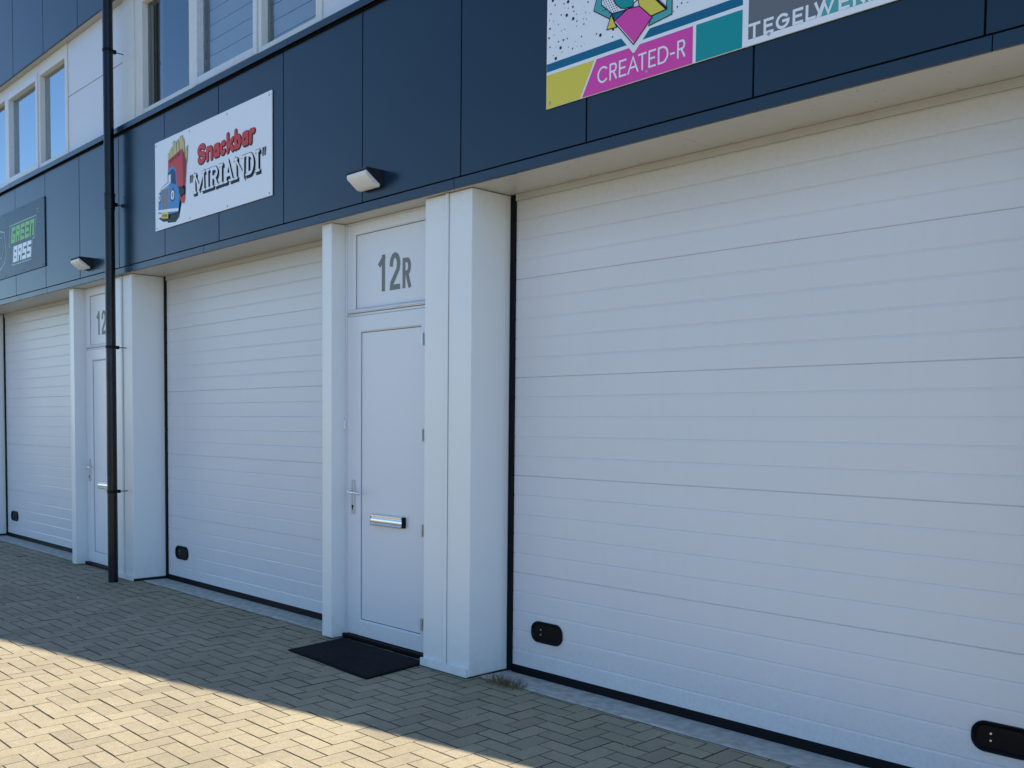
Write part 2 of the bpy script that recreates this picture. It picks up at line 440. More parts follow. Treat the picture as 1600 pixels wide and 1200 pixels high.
def trim(mb):
    xs = [EDGES[0], -2.0, 1.0, 4.6, 7.72, 10.72, END]
    for a, b in zip(xs, xs[1:]): mb.box(a+.0015, b-.0015, -.0015, 0.021, SOF-.003, 3.0535)
part('fascia_trim', NAVYTRIM, bld, trim, bevel=0.003)
def soff(mb):
    xs = [EDGES[0], -0.25, 1.5-1.75+1.4, 4.51, 7.75, 9.27, END]
    xs = sorted(xs)
    for a, b in zip(xs, xs[1:]): mb.box(a+.001, b-.001, 0.0215, 0.455, SOF, SOF+.02)
part('soffit', SOFM, bld, soff)
def sill(mb):
    xs = [EDGES[0], -3.1, -0.1, 2.94, 5.94, 8.94, END]
    for a, b in zip(xs, xs[1:]):
        mb.prism_x([(-.034,4.334),(-.034,4.384),(.16,4.402),(.16,4.395),(-.028,4.376),(-.028,4.334)][::-1], a+.001, b-.001)
part('window_sill', NAVYTRIM, bld, sill)
part('upper_soffit', SOFM, bld, lambda mb: mb.box(EDGES[0], END, .023, .16, 5.636, 5.65))

def garage(E):
    x0, x1 = E, E+3.196
    g = bpy.data.objects.new('garage_door', None); col.objects.link(g); g.parent = bld
    # pressed sheet with ribs every 0.122 m and section joints every 0.61 m
    def sheet(mb):
        xa, xb = x0+.046, x1-.046
        prof = []
        z = 2.951
        seams = [2.474, 1.863, 1.252, 0.641]
        pts = []   # front outline top -> bottom
        pts.append((G, 2.949))
        lines = []
        k = 1
        while True:
            zz = 2.96-0.1222*k+0.0
            if zz < .10: break
            lines.append(zz); k += 1
        for zz in lines:
            seam = any(abs(zz-s) < .03 for s in seams)
            if seam:
                pts += [(G, zz+.0040), (G+.002, zz+.0016), (G+.006, zz+.0010), (G+.006, zz-.0010), (G+.002, zz-.0014), (G, zz-.0035)]
            else:
                pts += [(G, zz+.0045), (G+.0024, zz+.0013), (G+.0028, zz-.0002), (G+.0008, zz-.0070), (G-.0001, zz-.0105)]
        pts.append((G, .050))
        prof = pts + [(G+.04, .050), (G+.04, 2.949)]
        n = len(prof)
        vs = [(xa, y, z) for y, z in prof] + [(xb, y, z) for y, z in prof]
        mb.add(vs, [(i, (i+1) % n, n+(i+1) % n, n+i) for i in range(n)])
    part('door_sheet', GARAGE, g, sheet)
    part('lintel_seal', surf('lintel_trim', (0.45, 0.45, 0.43), 0.45, var=0.1, vscale=8), g, lambda mb: (mb.box(x0+.046, x1-.046, G-.012, G+.03, 2.956, SOF-.001), mb.box(x0+.046, x1-.046, G-.004, G+.03, 2.9485, 2.9555)), bevel=.002)
    part('side_seal', RUBBER, g, lambda mb: mb.box(x0+.001, x0+.0445, G-.012, G+.05, 0.012, SOF-.001), bevel=.003)
    part('side_seal', RUBBER, g, lambda mb: mb.box(x1-.0445, x1-.001, G-.012, G+.05, 0.012, SOF-.001), bevel=.003)
    part('bottom_seal', RUBBER, g, lambda mb: mb.prism_x([(G-.006,-.008),(G+.04,-.008),(G+.04,.0495),(G+.002,.0495),(G-.003,.040)], x0+.0455, x1-.0455))
    for hx, hz in ((x0+.212, .290), (x1-.179-.25, .267)):
        def cup(mb, hx=hx, hz=hz):
            # rounded oblong pull: flange, sloping wall, recessed floor
            cx, cz, hw, hh, r = hx+.125, hz, .125, .066, .056
            def ring(dw, y):
                pts = []
                for q, (sx, sz) in enumerate(((1,1),(-1,1),(-1,-1),(1,-1))):
                    for i in range(7):
                        t = math.pi/2*(q + i/6)
                        rr = max(.006, r-dw)
                        pts.append((cx+sx*(hw-dw-rr)+rr*math.cos(t), y, cz+sz*(hh-dw-rr)+rr*math.sin(t)))
                return pts
            R = [ring(0, G+.002), ring(.001, G-.012), ring(.005, G-.016), ring(.011, G-.014), ring(.020, G-.003)]
            n = len(R[0]); vs = [p for q in R for p in q]; fs = []
            for k in range(len(R)-1):
                for i in range(n): fs.append((k*n+i, k*n+(i+1) % n, (k+1)*n+(i+1) % n, (k+1)*n+i))
            fs.append(tuple((len(R)-1)*n+i for i in range(n)))
            mb.add(vs, fs)
        hd = part('pull_handle', BLACKP, g, cup, smooth=True)
        for dz in (-.014, .016):
            part('screw', BRIGHT, hd, lambda mb, hx=hx, hz=hz, dz=dz: mb.tube((hx+.078,G-.0035,hz+dz),(hx+.078,G-.0085,hz+dz),.0055,12,.0045))
    return g

def post(E):
    x0, x1 = E+3.196, E+3.311
    def f(mb):
        mb.box(x0, x1, PF, G+.06, 0.008, SOF-.004)
        mb.box(x0+.018, x0+.020, PF-.0015, PF+.01, 0.006, SOF-.004)
    part('door_post', WHITE, bld, f, bevel=.004)
def pillar(E, last=False, lift=.008):
    x1 = E+PITCH; x0 = x1-.4315
    y1 = G+.06 if not last else 0.458
    def f(mb):
        mb.box(x0, x1, PF, y1, lift, SOF-.004)
    p = part('pillar', WHITE, bld, f, bevel=.005)
    def seam(mb):
        mb.prism_z([(x0+.203,PF-.001),(x0+.203,PF-.009),(x0+.210,PF-.014),(x0+.219,PF-.014),(x0+.226,PF-.004),(x0+.226,PF-.001)], .057, SOF-.006)
    part('joint_strip', WHITE, p, seam)
    part('joint_shade_strip', surf('painted_joint_shade', (.25,.27,.30), .6), p, lambda mb: mb.box(x0+.2265, x0+.2305, PF-.0012, PF+.001, .057, SOF-.006))  # shade of the joint painted as a thin grey strip on the face
    part('base_trim', WHITE, p, lambda mb: mb.box(x0-.009, x1-.006, PF-.019, PF-.0005, .006, .056), bevel=.002)
    part('base_gap', DARK, p, lambda mb: mb.box(x0+.01, x1-.008, PF+.008, y1-.002, -.014, lift-.0005))

DIG = {}   # filled below with the stroke glyphs
def entrance(E, number):
    x0, x1 = E+3.311, E+PITCH-.4315
    e = bpy.data.objects.new('entrance_door', None); col.objects.link(e); e.parent = bld
    e['label'] = 'white panelled entrance door with a number above' 
    y = DY
    def framed(mb, xa, xb, za, zb, side, top, bot, yb, yf=y, rec=.016, rev=.010):
        """flat frame with a bevelled inner edge running back to the panel plane"""
        o = [(xa,za),(xb,za),(xb,zb),(xa,zb)]
        i = [(xa+side,za+bot),(xb-side,za+bot),(xb-side,zb-top),(xa+side,zb-top)]
        r = [(i[0][0]+rev,i[0][1]+rev),(i[1][0]-rev,i[1][1]+rev),(i[2][0]-rev,i[2][1]-rev),(i[3][0]+rev,i[3][1]-rev)]
        vs = [(a,yb,c) for a,c in o]+[(a,yf,c) for a,c in o]+[(a,yf,c) for a,c in i]+[(a,yf+rec*.55,c) for a,c in r]+[(a,yf+rec+.006,c) for a,c in r]
        fs = []
        for k in range(4):
            for q in range(4):
                w_ = (q+1) % 4; fs.append((4*k+q,4*k+w_,4*k+4+w_,4*k+4+q))
        mb.add(vs, fs)
        return r
    # outer frame: jambs, head, transom bar
    def fr(mb):
        mb.box(x0+.002, x0+.022, y-.004, y+.07, .0, SOF-.003)
        mb.box(x1-.03, x1-.002, y-.004, y+.07, .0, SOF-.003)
        mb.box(x0+.0225, x1-.0305, y+.010, y+.07, 2.334, 2.352)
        mb.box(x0+.0225, x1-.0305, y-.002, y+.07, 2.982, SOF-.003)
    part('frame', PVC, e, fr, bevel=.002)
    hold = {}
    def tr(mb): hold['t'] = framed(mb, x0+.024, x1-.032, 2.356, 2.980, .078, .062, .016, y+.06)
    t = part('transom_frame', PVC, e, tr)
    r = hold['t']
    part('transom_panel', PVC, e, lambda mb: mb.box(r[0][0]-.002, r[1][0]+.002, y+.016, y+.028, r[0][1]-.002, r[2][1]+.002))
    def lip(mb):
        mb.prism_x([(y-.004,2.362),(y-.012,2.364),(y-.012,2.370),(y-.001,2.382),(y-.001,2.362)][::-1], x0+.030, x1-.036)
    part('drip_rail', PVC, e, lip)
    def leaf(mb): hold['l'] = framed(mb, x0+.026, x1-.034, .040, 2.330, .140, .105, .105, y+.06, yf=y-.002)
    part('leaf_frame', PVC, e, leaf)
    l = hold['l']
    part('leaf_panel', PVC, e, lambda mb: mb.box(l[0][0]-.002, l[1][0]+.002, y+.014, y+.030, l[0][1]-.002, l[2][1]+.002))
    def gask(mb):
        for q, yy in ((r, y+.0145), (l, y+.0125)):
            (xa, za), (xb, _), (_, zb), _ = q
            g = .0045
            mb.box(xa+.0003, xb-.0003, yy, yy+.0013, zb-g, zb-.0003)
            mb.box(xa+.0003, xa+g, yy, yy+.0013, za+g, zb-g-.0002)
            mb.box(xb-g, xb-.0003, yy, yy+.0013, za+g, zb-g-.0002)
            mb.box(xa+.0003, xb-.0003, yy, yy+.0013, za+.0003, za+g-.0002)
    part('gasket', surf('grey_gasket', (.10,.12,.15), .6), e, gask)
    part('threshold', BLACKP, e, lambda mb: mb.box(x0+.004, x1-.004, y-.03, y+.07, -.01, .034), bevel=.003)
    # lever handle on a long plate
    hx = x0+.106
    hp = part('handle_plate', STEEL, e, lambda mb: mb.box(hx-.017, hx+.017, y-.013, y-.0025, .915, 1.160), bevel=.006, seg=3)
    def lever(mb):
        mb.tube((hx,y-.011,1.075),(hx,y-.055,1.075),.0095,14)
        mb.tube((hx-.010,y-.052,1.075),(hx+.118,y-.052,1.071),.0095,14)
        mb.tube((hx+.118,y-.052,1.071),(hx+.126,y-.044,1.071),.0095,14,.006)
    part('lever', BRIGHT, hp, lever, smooth=True)
    def keyh(mb):
        mb.tube((hx,y-.0125,.972),(hx,y-.0165,.972),.0085,14); mb.box(hx-.004, hx+.004, y-.0165, y-.0125, .945, .969)
    part('keyhole', BLACKP, hp, keyh)
    # letter slot
    lx0, lx1 = x0+.315, x0+.660
    def slot(mb):
        mb.prism_x([(y+.012,.932),(y-.004,.932),(y-.016,.926),(y-.016,.916),(y-.006,.908),(y-.012,.900),(y-.0125,.878),(y-.010,.872),(y-.018,.862),(y-.016,.853),(y+.012,.853)], lx0, lx1)
    sl = part('letter_slot', BRIGHT, e, slot, bevel=.001)
    part('end_cap', BLACKP, sl, lambda mb: mb.box(lx1+.0005, lx1+.018, y-.014, y+.012, .856, .930), bevel=.002)
    part('end_cap', BLACKP, sl, lambda mb: mb.box(lx0-.006, lx0-.0005, y-.010, y+.012, .856, .928), bevel=.002)
    for hz in (2.126, 1.493, .859, .230):
        def hinge(mb):
            xx = x0+.862
            mb.box(xx-.006, xx+.03, y-.012, y-.0025, hz-.028, hz+.028)
            mb.tube((xx+.012,y-.016,hz-.040),(xx+.012,y-.016,hz+.040),.009,12)
        part('hinge', STEEL, e, hinge, smooth=True)
    if number: number(e, x0)
    return e

# ------------------------------------------------------------------ stroke lettering
def arc(cx, cy, rx, ry, a0, a1, n=10):
    return [(cx+rx*math.cos(math.radians(a0+(a1-a0)*i/n)), cy+ry*math.sin(math.radians(a0+(a1-a0)*i/n))) for i in range(n+1)]
GL = {
 'C': [arc(.55,.5,.55,.5,48,312,14)],
 'R': [[(0,0),(0,1)], [(0,1),(.55,1)]+arc(.6,.75,.38,.25,90,-90,8)+[(.55,.5),(0,.5)], [(.5,.5),(1,0)]],
 'E': [[(1,1),(0,1),(0,0),(1,0)], [(0,.52),(.85,.52)]],
 'A': [[(0,0),(.5,1),(1,0)], [(.2,.33),(.8,.33)]],
 'T': [[(0,1),(1,1)], [(.5,1),(.5,0)]],
 'D': [[(0,0),(0,1),(.35,1)]+arc(.4,.5,.6,.5,90,-90,12)+[(.35,0),(0,0)]],
 '-': [[(0,.38),(1,.38)]],
 'G': [arc(.52,.5,.5,.5,48,360,14)+[(.6,.5)]],
 'L': [[(0,1),(0,0),(1,0)]],
 'W': [[(0,1),(.28,0),(.5,.85),(.72,0),(1,1)]],
 'K': [[(0,0),(0,1)], [(1,1),(.05,.42)], [(.35,.6),(1,0)]],
 'N': [[(0,0),(0,1),(1,0),(1,1)]],
 'M': [[(0,0),(0,1),(.5,.2),(1,1),(1,0)]],
 'I': [[(.5,0),(.5,1)]],
 '1': [[(.1,.80),(.62,.98)], [(.62,1),(.62,0)]],
 '2': [arc(.5,.74,.5,.26,180,0,10)+[(1,.70),(.93,.55),(.08,.14),(.03,0),(1,0)]],
 'P': [[(0,0),(0,1),(.5,1)]+arc(.5,.75,.45,.25,90,-90,8)+[(0,.5)]],
 # block capitals
 'bG': [[(1,1),(0,1),(0,0),(1,0),(1,.42),(.6,.42)]],
 'bR': [[(0,0),(0,1),(1,1),(1,.5),(0,.5)], [(.9,.5),(.9,0)]],
 'bE': [[(1,1),(0,1),(0,0),(1,0)], [(0,.5),(.9,.5)]],
 'bN': [[(0,0),(0,1),(1,1),(1,0)]],
 'bB': [[(0,0),(0,1),(1,1),(1,0),(0,0)], [(0,.5),(1,.5)]],
 'bA': [[(0,0),(0,1),(1,1),(1,0)], [(0,.45),(1,.45)]],
 'bS': [[(1,1),(0,1),(0,.5),(1,.5),(1,0),(0,0)]],
 # fat soft lower case
 'fS': [arc(.5,.74,.42,.26,30,200,9)+[(.2,.58),(.8,.42)]+arc(.5,.27,.42,.27,20,-160,9)],
 'fn': [[(.1,0),(.1,.66)], [(.1,.5)]+arc(.5,.45,.4,.2,150,0,7)+[(.9,0)]],
 'fa': [arc(.48,.28,.38,.26,0,360,14), [(.9,.6),(.9,.02)], [(.2,.6),(.6,.63),(.88,.5)]],
 'fc': [arc(.5,.32,.42,.31,50,310,12)],
 'fk': [[(.1,0),(.1,1)], [(.9,.62),(.15,.28)], [(.4,.36),(.95,0)]],
 'fb': [[(.1,0),(.1,1)], arc(.52,.32,.38,.3,0,360,14)],
 'fr': [[(.15,0),(.15,.64)], [(.15,.42),(.45,.62),(.9,.60)]],
}
def strokes(mb, paths, x0, x1, z0, z1, t, y, slant=0.0, roundcap=False, lift=0.00012, k0=0):
    """ribbons of width t along each path, each segment a hair nearer the viewer than the last so that none share a plane"""
    k = k0
    X = lambda u, v: x0+t/2+(x1-x0-t)*u + slant*(v-.5)*(z1-z0)
    Z = lambda v: z0+t/2+(z1-z0-t)*v
    for path in paths:
        P = [Vector((X(u, v), Z(v))) for u, v in path]
        P = [p for i, p in enumerate(P) if i == 0 or (p-P[i-1]).length > 1e-6]
        closed = (P[0]-P[-1]).length < 1e-5
        L = []; R = []; n = len(P)
        for i, p in enumerate(P):
            if closed:
                a = P[i-1] if i > 0 else P[-2]; b = P[i+1] if i < n-1 else P[1]
            else:
                a = P[i-1] if i > 0 else None; b = P[i+1] if i < n-1 else None
            d1 = (p-a).normalized() if a is not None else None
            d2 = (b-p).normalized() if b is not None else None
            if d1 is None: d1 = d2
            if d2 is None: d2 = d1
            n1 = Vector((-d1.y, d1.x)); n2 = Vector((-d2.y, d2.x))
            m = n1+n2
            if m.length < 1e-4: m = n1
            m.normalize(); s = min(1.9, 1/max(.2, m.dot(n1)))
            L.append(p+m*t/2*s); R.append(p-m*t/2*s)
        if not closed and not roundcap:
            d0 = (P[1]-P[0]).normalized()*t/2*.98; d1 = (P[-1]-P[-2]).normalized()*t/2*.98
            L[0] -= d0; R[0] -= d0; L[-1] += d1; R[-1] += d1
        for i in range(n-1):
            yy = y-k*lift-i*lift*.08
            mb.add([(L[i].x,yy,L[i].y),(L[i+1].x,yy,L[i+1].y),(R[i+1].x,yy,R[i+1].y),(R[i].x,yy,R[i].y)], [(0,3,2,1)])
        k += 1
        if roundcap:
            for p in (P[0], P[-1]):
                yy = y-k*lift; k += 1
                mb.add([(p.x+t/2*math.cos(a*math.pi/8), yy, p.y+t/2*math.sin(a*math.pi/8)) for a in range(16)], [tuple(range(16))])
    return k
def poly(mb, pts, y):
    """filled flat outline (x, z)"""
    tris = tessellate_polygon([[Vector((x, z, 0)) for x, z in pts]])
    mb.add([(x, y, z) for x, z in pts], [tuple(t_) for t_ in tris])
def ell(cx, cz, rx, rz, n=16): return [(cx+rx*math.cos(2*math.pi*i/n), cz+rz*math.sin(2*math.pi*i/n)) for i in range(n)]
def _raw(mb, pts, t, y):
    for i in range(len(pts)-1):
        a, b = Vector(pts[i]), Vector(pts[i+1]); d = (b-a)
        if d.length < 1e-6: continue
        d.normalize(); n = Vector((-d.y, d.x))*t/2; e = d*t*.4
        a = a-e; b = b+e; yy = y-i*.000013
        mb.add([((a+n).x,yy,(a+n).y),((b+n).x,yy,(b+n).y),((b-n).x,yy,(b-n).y),((a-n).x,yy,(a-n).y)], [(0,3,2,1)])

def number_12(letter):
    def f(e, x0):
        y = DY+.016-.0006; dx = x0-6.371-(0 if letter else .085)
        mb = MB()
        k = strokes(mb, GL['1'], 6.728+dx, 6.836+dx, 2.482, 2.735, .037, y)
        k = strokes(mb, GL['2'], 6.860+dx, 6.974+dx, 2.482, 2.735, .037, y, k0=k)
        if letter: strokes(mb, GL[letter], 6.998+dx, 7.088+dx, 2.482, 2.685, .031, y, k0=k)
        mb.build('house_number', GREYMARK, e, label='grey number '+('12'+(letter or ''))+' on the transom panel')
    return f

for i, E in enumerate(EDGES):
    g = garage(E)
    g['label'] = ['white ribbed garage door out past the left edge', 'white ribbed garage door farthest left, under the green and white sign',
                  'middle white ribbed garage door under the snack bar sign', 'large white ribbed garage door nearest the camera'][i]
    post(E); pillar(E, i == 3, .026 if i < 2 else .008)
    entrance(E, number_12({2: 'R'}.get(i)))['label'] = ['white entrance door past the left edge', 'white entrance door partly behind the black downpipe',
                  'white entrance door numbered 12R with a black doormat in front', 'white entrance door past the right edge'][i]
# small white contact sensor by the 12R door
part('door_sensor', surf('sensor_white', (.80,.80,.78), .4), bld, lambda mb: mb.box(6.3725, 6.392, DY-.024, DY-.005, 1.522, 1.592), bevel=.004)

# ------------------------------------------------------------------ upper windows
def upper(E, idx):
    y = WY
    zb, zt = 4.398, 5.634
    # post, white infill panels
    part('window_post', CREAM, bld, lambda mb: mb.box(E-.185, E+.068, y-.03, y+.08, zb, zt), bevel=.003)
    def inf(mb):
        a, b = E+3.155, E+PITCH-.187
        if b > END: b = END-.02
        mb.box(a, b, y-.01, y+.03, 5.066, zt); mb.box(a, b, y-.01, y+.03, zb, 5.056)
        mb.box(a, b, y+.005, y+.03, 5.0561, 5.0659)
    part('infill_panel', surf('infill_sheet', (.66,.69,.74), .4, var=.03), bld, inf, bevel=.002)
    part('infill_trim', CREAM, bld, lambda mb: mb.box(E+3.112, E+3.153, y-.022, y+.05, zb, zt), bevel=.003)
    w_ = bpy.data.objects.new('window', None); col.objects.link(w_); w_.parent = bld
    A, B, C = (E+.225, E+1.145), (E+1.315, E+2.225), (E+2.332, E+3.075)
    lo, hi = 4.505, 5.495
    def fr(mb):
        xs = [(E+.070, A[0]), (A[1], A[1]+.10), (B[1]+.060, C[0]), (C[1], E+3.110)]
        for a, b in xs: mb.box(a, b, y-.02, y+.065, zb, zt)
        for a, b in (A, C):
            mb.box(a+.0005, b-.0005, y-.018, y+.065, zb, lo); mb.box(a+.0005, b-.0005, y-.018, y+.065, hi, zt)
        a, b = A[1]+.1005, B[1]+.0595
        mb.box(a, b, y-.018, y+.06, zb, lo-.05); mb.box(a, b, y-.018, y+.06, hi+.045, zt)
    part('frame', CREAM, w_, fr, bevel=.004)
    # opening sash of the middle light
    a, b = A[1]+.104, B[1]+.057
    def sash(mb):
        z0, z1 = lo-.046, hi+.041
        mb.box(a, B[0], y-.034, y+.05, z0, z1); mb.box(B[1]+.001, b, y-.034, y+.05, z0, z1)
        mb.box(B[0]+.0005, B[1]+.0005, y-.033, y+.05, z0, lo+.02); mb.box(B[0]+.0005, B[1]+.0005, y-.033, y+.05, hi-.035, z1)
    part('sash', PVC, w_, sash, bevel=.005)
    for (p0, p1) in (A, B, C):
        py = y+.030 if (p0, p1) == B else y+.040
        part('pane', GLASS_CLEAR if idx == 2 else GLASS, w_, lambda mb: mb.add([(p0-.004,py,lo-.004),(p1+.004,py,lo-.004),(p1+.004,py,hi+.004),(p0-.004,py,hi+.004)], [(0,1,2,3)]))
    if idx == 2:
        for (p0, p1) in (B, C):
            def bl(mb):
                z = lo-.02
                while z < hi:
                    mb.prism_x([(y+.106,z),(y+.110,z+.002),(y+.098,z+.112),(y+.094,z+.110)], p0-.09, p1+.09); z += .128
            part('blind', BLIND, w_, bl)
        part('curtain', CURTAIN, w_, lambda mb: [mb.box(A[0]-.06+i*.034, A[0]-.030+i*.034, y+.075+.012*(i % 2), y+.095+.012*(i % 2), lo-.05, hi+.05) for i in range(8)])
for i, E in enumerate(EDGES): upper(E, i)

# ------------------------------------------------------------------ wall lamps
def wall_lamp(x, label):
    t = thing('wall_lamp', label, 'lamp', 'wedge lamps on the navy fascia', (x, 0, 3.17))
    W = .225
    T = 3.232-3.17
    def hs(mb):
        # top plate and the two cheeks, thin at the front and deep at the wall
        mb.prism_x([(-.001,T),(-.142,T),(-.142,T-.012),(-.001,T-.016)], 0, W)
        for a in (0, W-.008):
            mb.prism_x([(-.001,T-.0165),(-.140,T-.0125),(-.140,T-.018),(-.046,T-.082),(-.001,T-.105)], a, a+.008)
        mb.box(.0085, W-.0085, -.02, -.001, T-.105, T-.017)
    part('housing', surf('lamp_black', (.012,.013,.017), .45), t, hs, bevel=.0015)
    def df(mb):
        mb.prism_x([(-.021,T-.0185),(-.139,T-.0165),(-.146,T-.030),(-.140,T-.050),(-.060,T-.108),(-.021,T-.112)], .0088, W-.0088)
    part('diffuser', DIFF, t, df, bevel=.013, seg=4)
wall_lamp(6.81, 'black wedge wall lamp with opal cover above door 12R')
wall_lamp(6.81-PITCH, 'smaller looking wedge lamp on the fascia just left of the black downpipe')

# ------------------------------------------------------------------ downpipe
dp = thing('downpipe', 'round black rainwater downpipe running the full height of the facade', 'downpipe', None, (2.93, -.10, 0))
def pipe(mb):
    mb.tube((0,0,-.02),(0,0,3.70),.0475,28)
    mb.tube((0,0,3.701),(0,0,7.3),.0475,28)
part('pipe', PIPE, dp, pipe, smooth=True)
def socket(mb):
    mb.tube((0,0,3.60),(0,0,3.735),.0525,28); mb.tube((0,0,3.736),(0,0,3.752),.0545,28)
part('socket', PIPE, dp, socket, smooth=True)
for z, yw in ((6.5, .10), (5.10, .155), (3.655, .10), (2.285, .155), (.885, .155)):
    def br(mb):
        mb.tube((0,0,z-.012),(0,0,z+.012),.0515,24)
        mb.box(-.016, .016, .0505, .078, z-.016, z+.016)
        mb.tube((0,.078,z),(0,yw,z),.0045,8)
    part('pipe_bracket', BLACKP, dp, br)

# ------------------------------------------------------------------ signs
YB = -.012
def sign(name, label, x0, x1, z0, z1, board, screws, smat):
    t = thing(name, label, 'sign', None, ((x0+x1)/2, 0, z0))
    L = t.location.copy()
    o = part('board', board, t, lambda mb: mb.box(x0-L.x, x1-L.x, YB, -.004, z0-L.z, z1-L.z), bevel=.0006)
    for sx, sz in screws:
        part('screw', smat, t, lambda mb: mb.tube((sx-L.x, YB-.0002, sz-L.z), (sx-L.x, YB-.0035, sz-L.z), .0085, 12, .006))
    return t, L
def place(mb, L):
    mb.v = [(x-L.x, y, z-L.z) for x, y, z in mb.v]
SCREWM = surf('screw_zinc', (.35,.38,.42), .4, metal=.6)
SCREWD = surf('screw_dark', (.015,.02,.03), .4)

# snack bar sign
xs = (3.757, 4.385, 5.025, 5.655)
t, L = sign('shop_sign', 'white snack bar sign with a blue truck carrying a carton of fries', 3.727, 5.690, 3.292, 4.078, S_WHITE,
            [(x, z) for x in xs for z in (4.047, 3.314)], SCREWM)
mb = MB()
M = [S_RED, S_DRED, S_FRY, S_FRYD, S_BLUE, S_DBLUE, S_SILVER, S_BLACK, S_WHITE, S_YEL]
def pl(c, pts, k): mb.cur = c; poly(mb, pts, YB-.0004-.0002*k)
rnd = random.Random(5)
pl(7, [(3.79,3.40),(3.885,3.355),(3.96,3.35),(3.97,3.335),(4.122,3.320),(4.19,3.355),(4.235,3.47),(4.31,3.53),(4.31,3.60),(4.17,3.62),(4.16,3.42)], 0)
fr = []
for i in range(15):
    u = i/14; bx = 4.0+u*.33; bz = 3.86+(.07*u if u < .8 else .07*.8-.35*(u-.8)); h = rnd.uniform(.05,.10)+.05*math.sin(u*3.1); tl = rnd.uniform(-.03,.03)+.04*(u-.4)
    fr.append((bx, bz, h, tl))
for i, (bx, bz, h, tl) in enumerate(fr):
    pl(3, [(bx-.017,bz-.05),(bx+.017,bz-.05),(bx+tl+.018,bz+h+.004),(bx+tl-.018,bz+h-.004)], 1+i*2)
    pl(2, [(bx-.011,bz-.05),(bx+.009,bz-.05),(bx+tl+.011,bz+h-.002),(bx+tl-.012,bz+h-.010)], 2+i*2)
K = 34
pl(0, [(3.999,3.875),(4.262,3.928),(4.337,3.817),(4.306,3.579),(4.16,3.60),(4.12,3.76),(3.997,3.77)], K)
pl(1, [(4.262,3.928),(4.337,3.817),(4.306,3.579),(4.275,3.585),(4.272,3.80)], K+1)
pl(7, [(4.175,3.615),(4.302,3.605),(4.300,3.545),(4.24,3.525),(4.185,3.555)], K+1)
pl(0, [(4.20,3.555),(4.245,3.51),(4.30,3.535),(4.305,3.50),(4.285,3.455),(4.235,3.475)], K+2)
pl(4, [(3.990,3.785),(4.085,3.812),(4.150,3.775),(4.165,3.60),(3.985,3.655)], K+2)
pl(5, [(4.000,3.765),(4.090,3.788),(4.135,3.755),(4.150,3.62),(3.995,3.66)], K+3)
pl(8, [(4.003,3.742),(4.048,3.750),(4.046,3.665),(4.003,3.672)], K+4)
pl(4, [(3.865,3.655),(3.985,3.688),(4.13,3.645),(4.195,3.60),(4.215,3.50),(4.185,3.395),(4.00,3.405),(3.800,3.440),(3.812,3.58)], K+4)
pl(6, [(3.868,3.640),(4.005,3.668),(4.000,3.420),(3.868,3.438)], K+5)
for i in range(6):
    gx = 3.880+i*.021; pl(7, [(gx,3.635),(gx+.007,3.636),(gx+.007,3.432),(gx,3.433)], K+6)
pl(8, [(3.868,3.650),(4.000,3.680),(4.04,3.672),(4.005,3.662),(3.868,3.636)], K+7)
for cx, cz, rx, rz in ((4.083,3.560,.044,.056), (3.832,3.575,.026,.048)):
    pl(7, ell(cx, cz, rx, rz), K+7); pl(8, ell(cx-.002, cz, rx*.76, rz*.76), K+8); pl(6, ell(cx, cz, rx*.42, rz*.42), K+9)
pl(8, [(3.795,3.452),(3.865,3.440),(4.00,3.425),(4.19,3.405),(4.19,3.430),(4.00,3.452),(3.80,3.470)][::-1], K+7)
pl(9, [(3.868,3.440),(3.995,3.425),(3.995,3.370),(3.868,3.386)], K+8)
mb.cur = 7
for i in range(4): poly(mb, [(3.885+i*.025,3.420-i*.003),(3.900+i*.025,3.418-i*.003),(3.900+i*.025,3.396-i*.003),(3.885+i*.025,3.398-i*.003)], YB-.0004-.0002*(K+9))
# tiny name along the carton's edge
x = 4.030
for ch in 'MIRIANDI':
    wd = .012 if ch == 'I' else .026
    zz = 3.842+(x-4.03)*.20
    strokes(mb, GL[ch], x, x+wd, zz, zz+.036, .006, YB-.0004-.0002*(K+3)); x += wd+.005
place(mb, L); mb.build('picture', M, t, label='blue truck carrying a red carton of fries')

mb = MB(); mb.cur = 0
def snack(t_, y, dx=0, dz=0, c=0):
    mb.cur = c
    spec = [('fS',.150),('fn',.118),('fa',.112),('fc',.100),('fk',.124),('fb',.112),('fa',.112),('fr',.092)]
    x = 4.522; k = 0
    for gname, wd in spec:
        g = (t_-.030)/2
        k = strokes(mb, GL[gname], x-g+dx, x+wd+g+dx, 3.738-g+dz, 3.895+g+dz, t_, y, roundcap=True, lift=.00004, k0=k)
        x += wd+.002
snack(.054, YB-.0006, .004, -.004, 1)
snack(.040, YB-.0034, 0, 0, 0)
place(mb, L); mb.build('lettering', [S_RED, S_BLACK], t, label='red word Snackbar in fat soft letters')
mb = MB()
SER = {'M': [(0,0),(1,0),(0,1),(1,1)], 'I': [(.5,0),(.5,1)], 'R': [(0,0),(1,0),(0,1)], 'A': [(0,0),(1,0)], 'N': [(0,0),(0,1),(1,1)], 'D': [(0,0),(0,1)]}
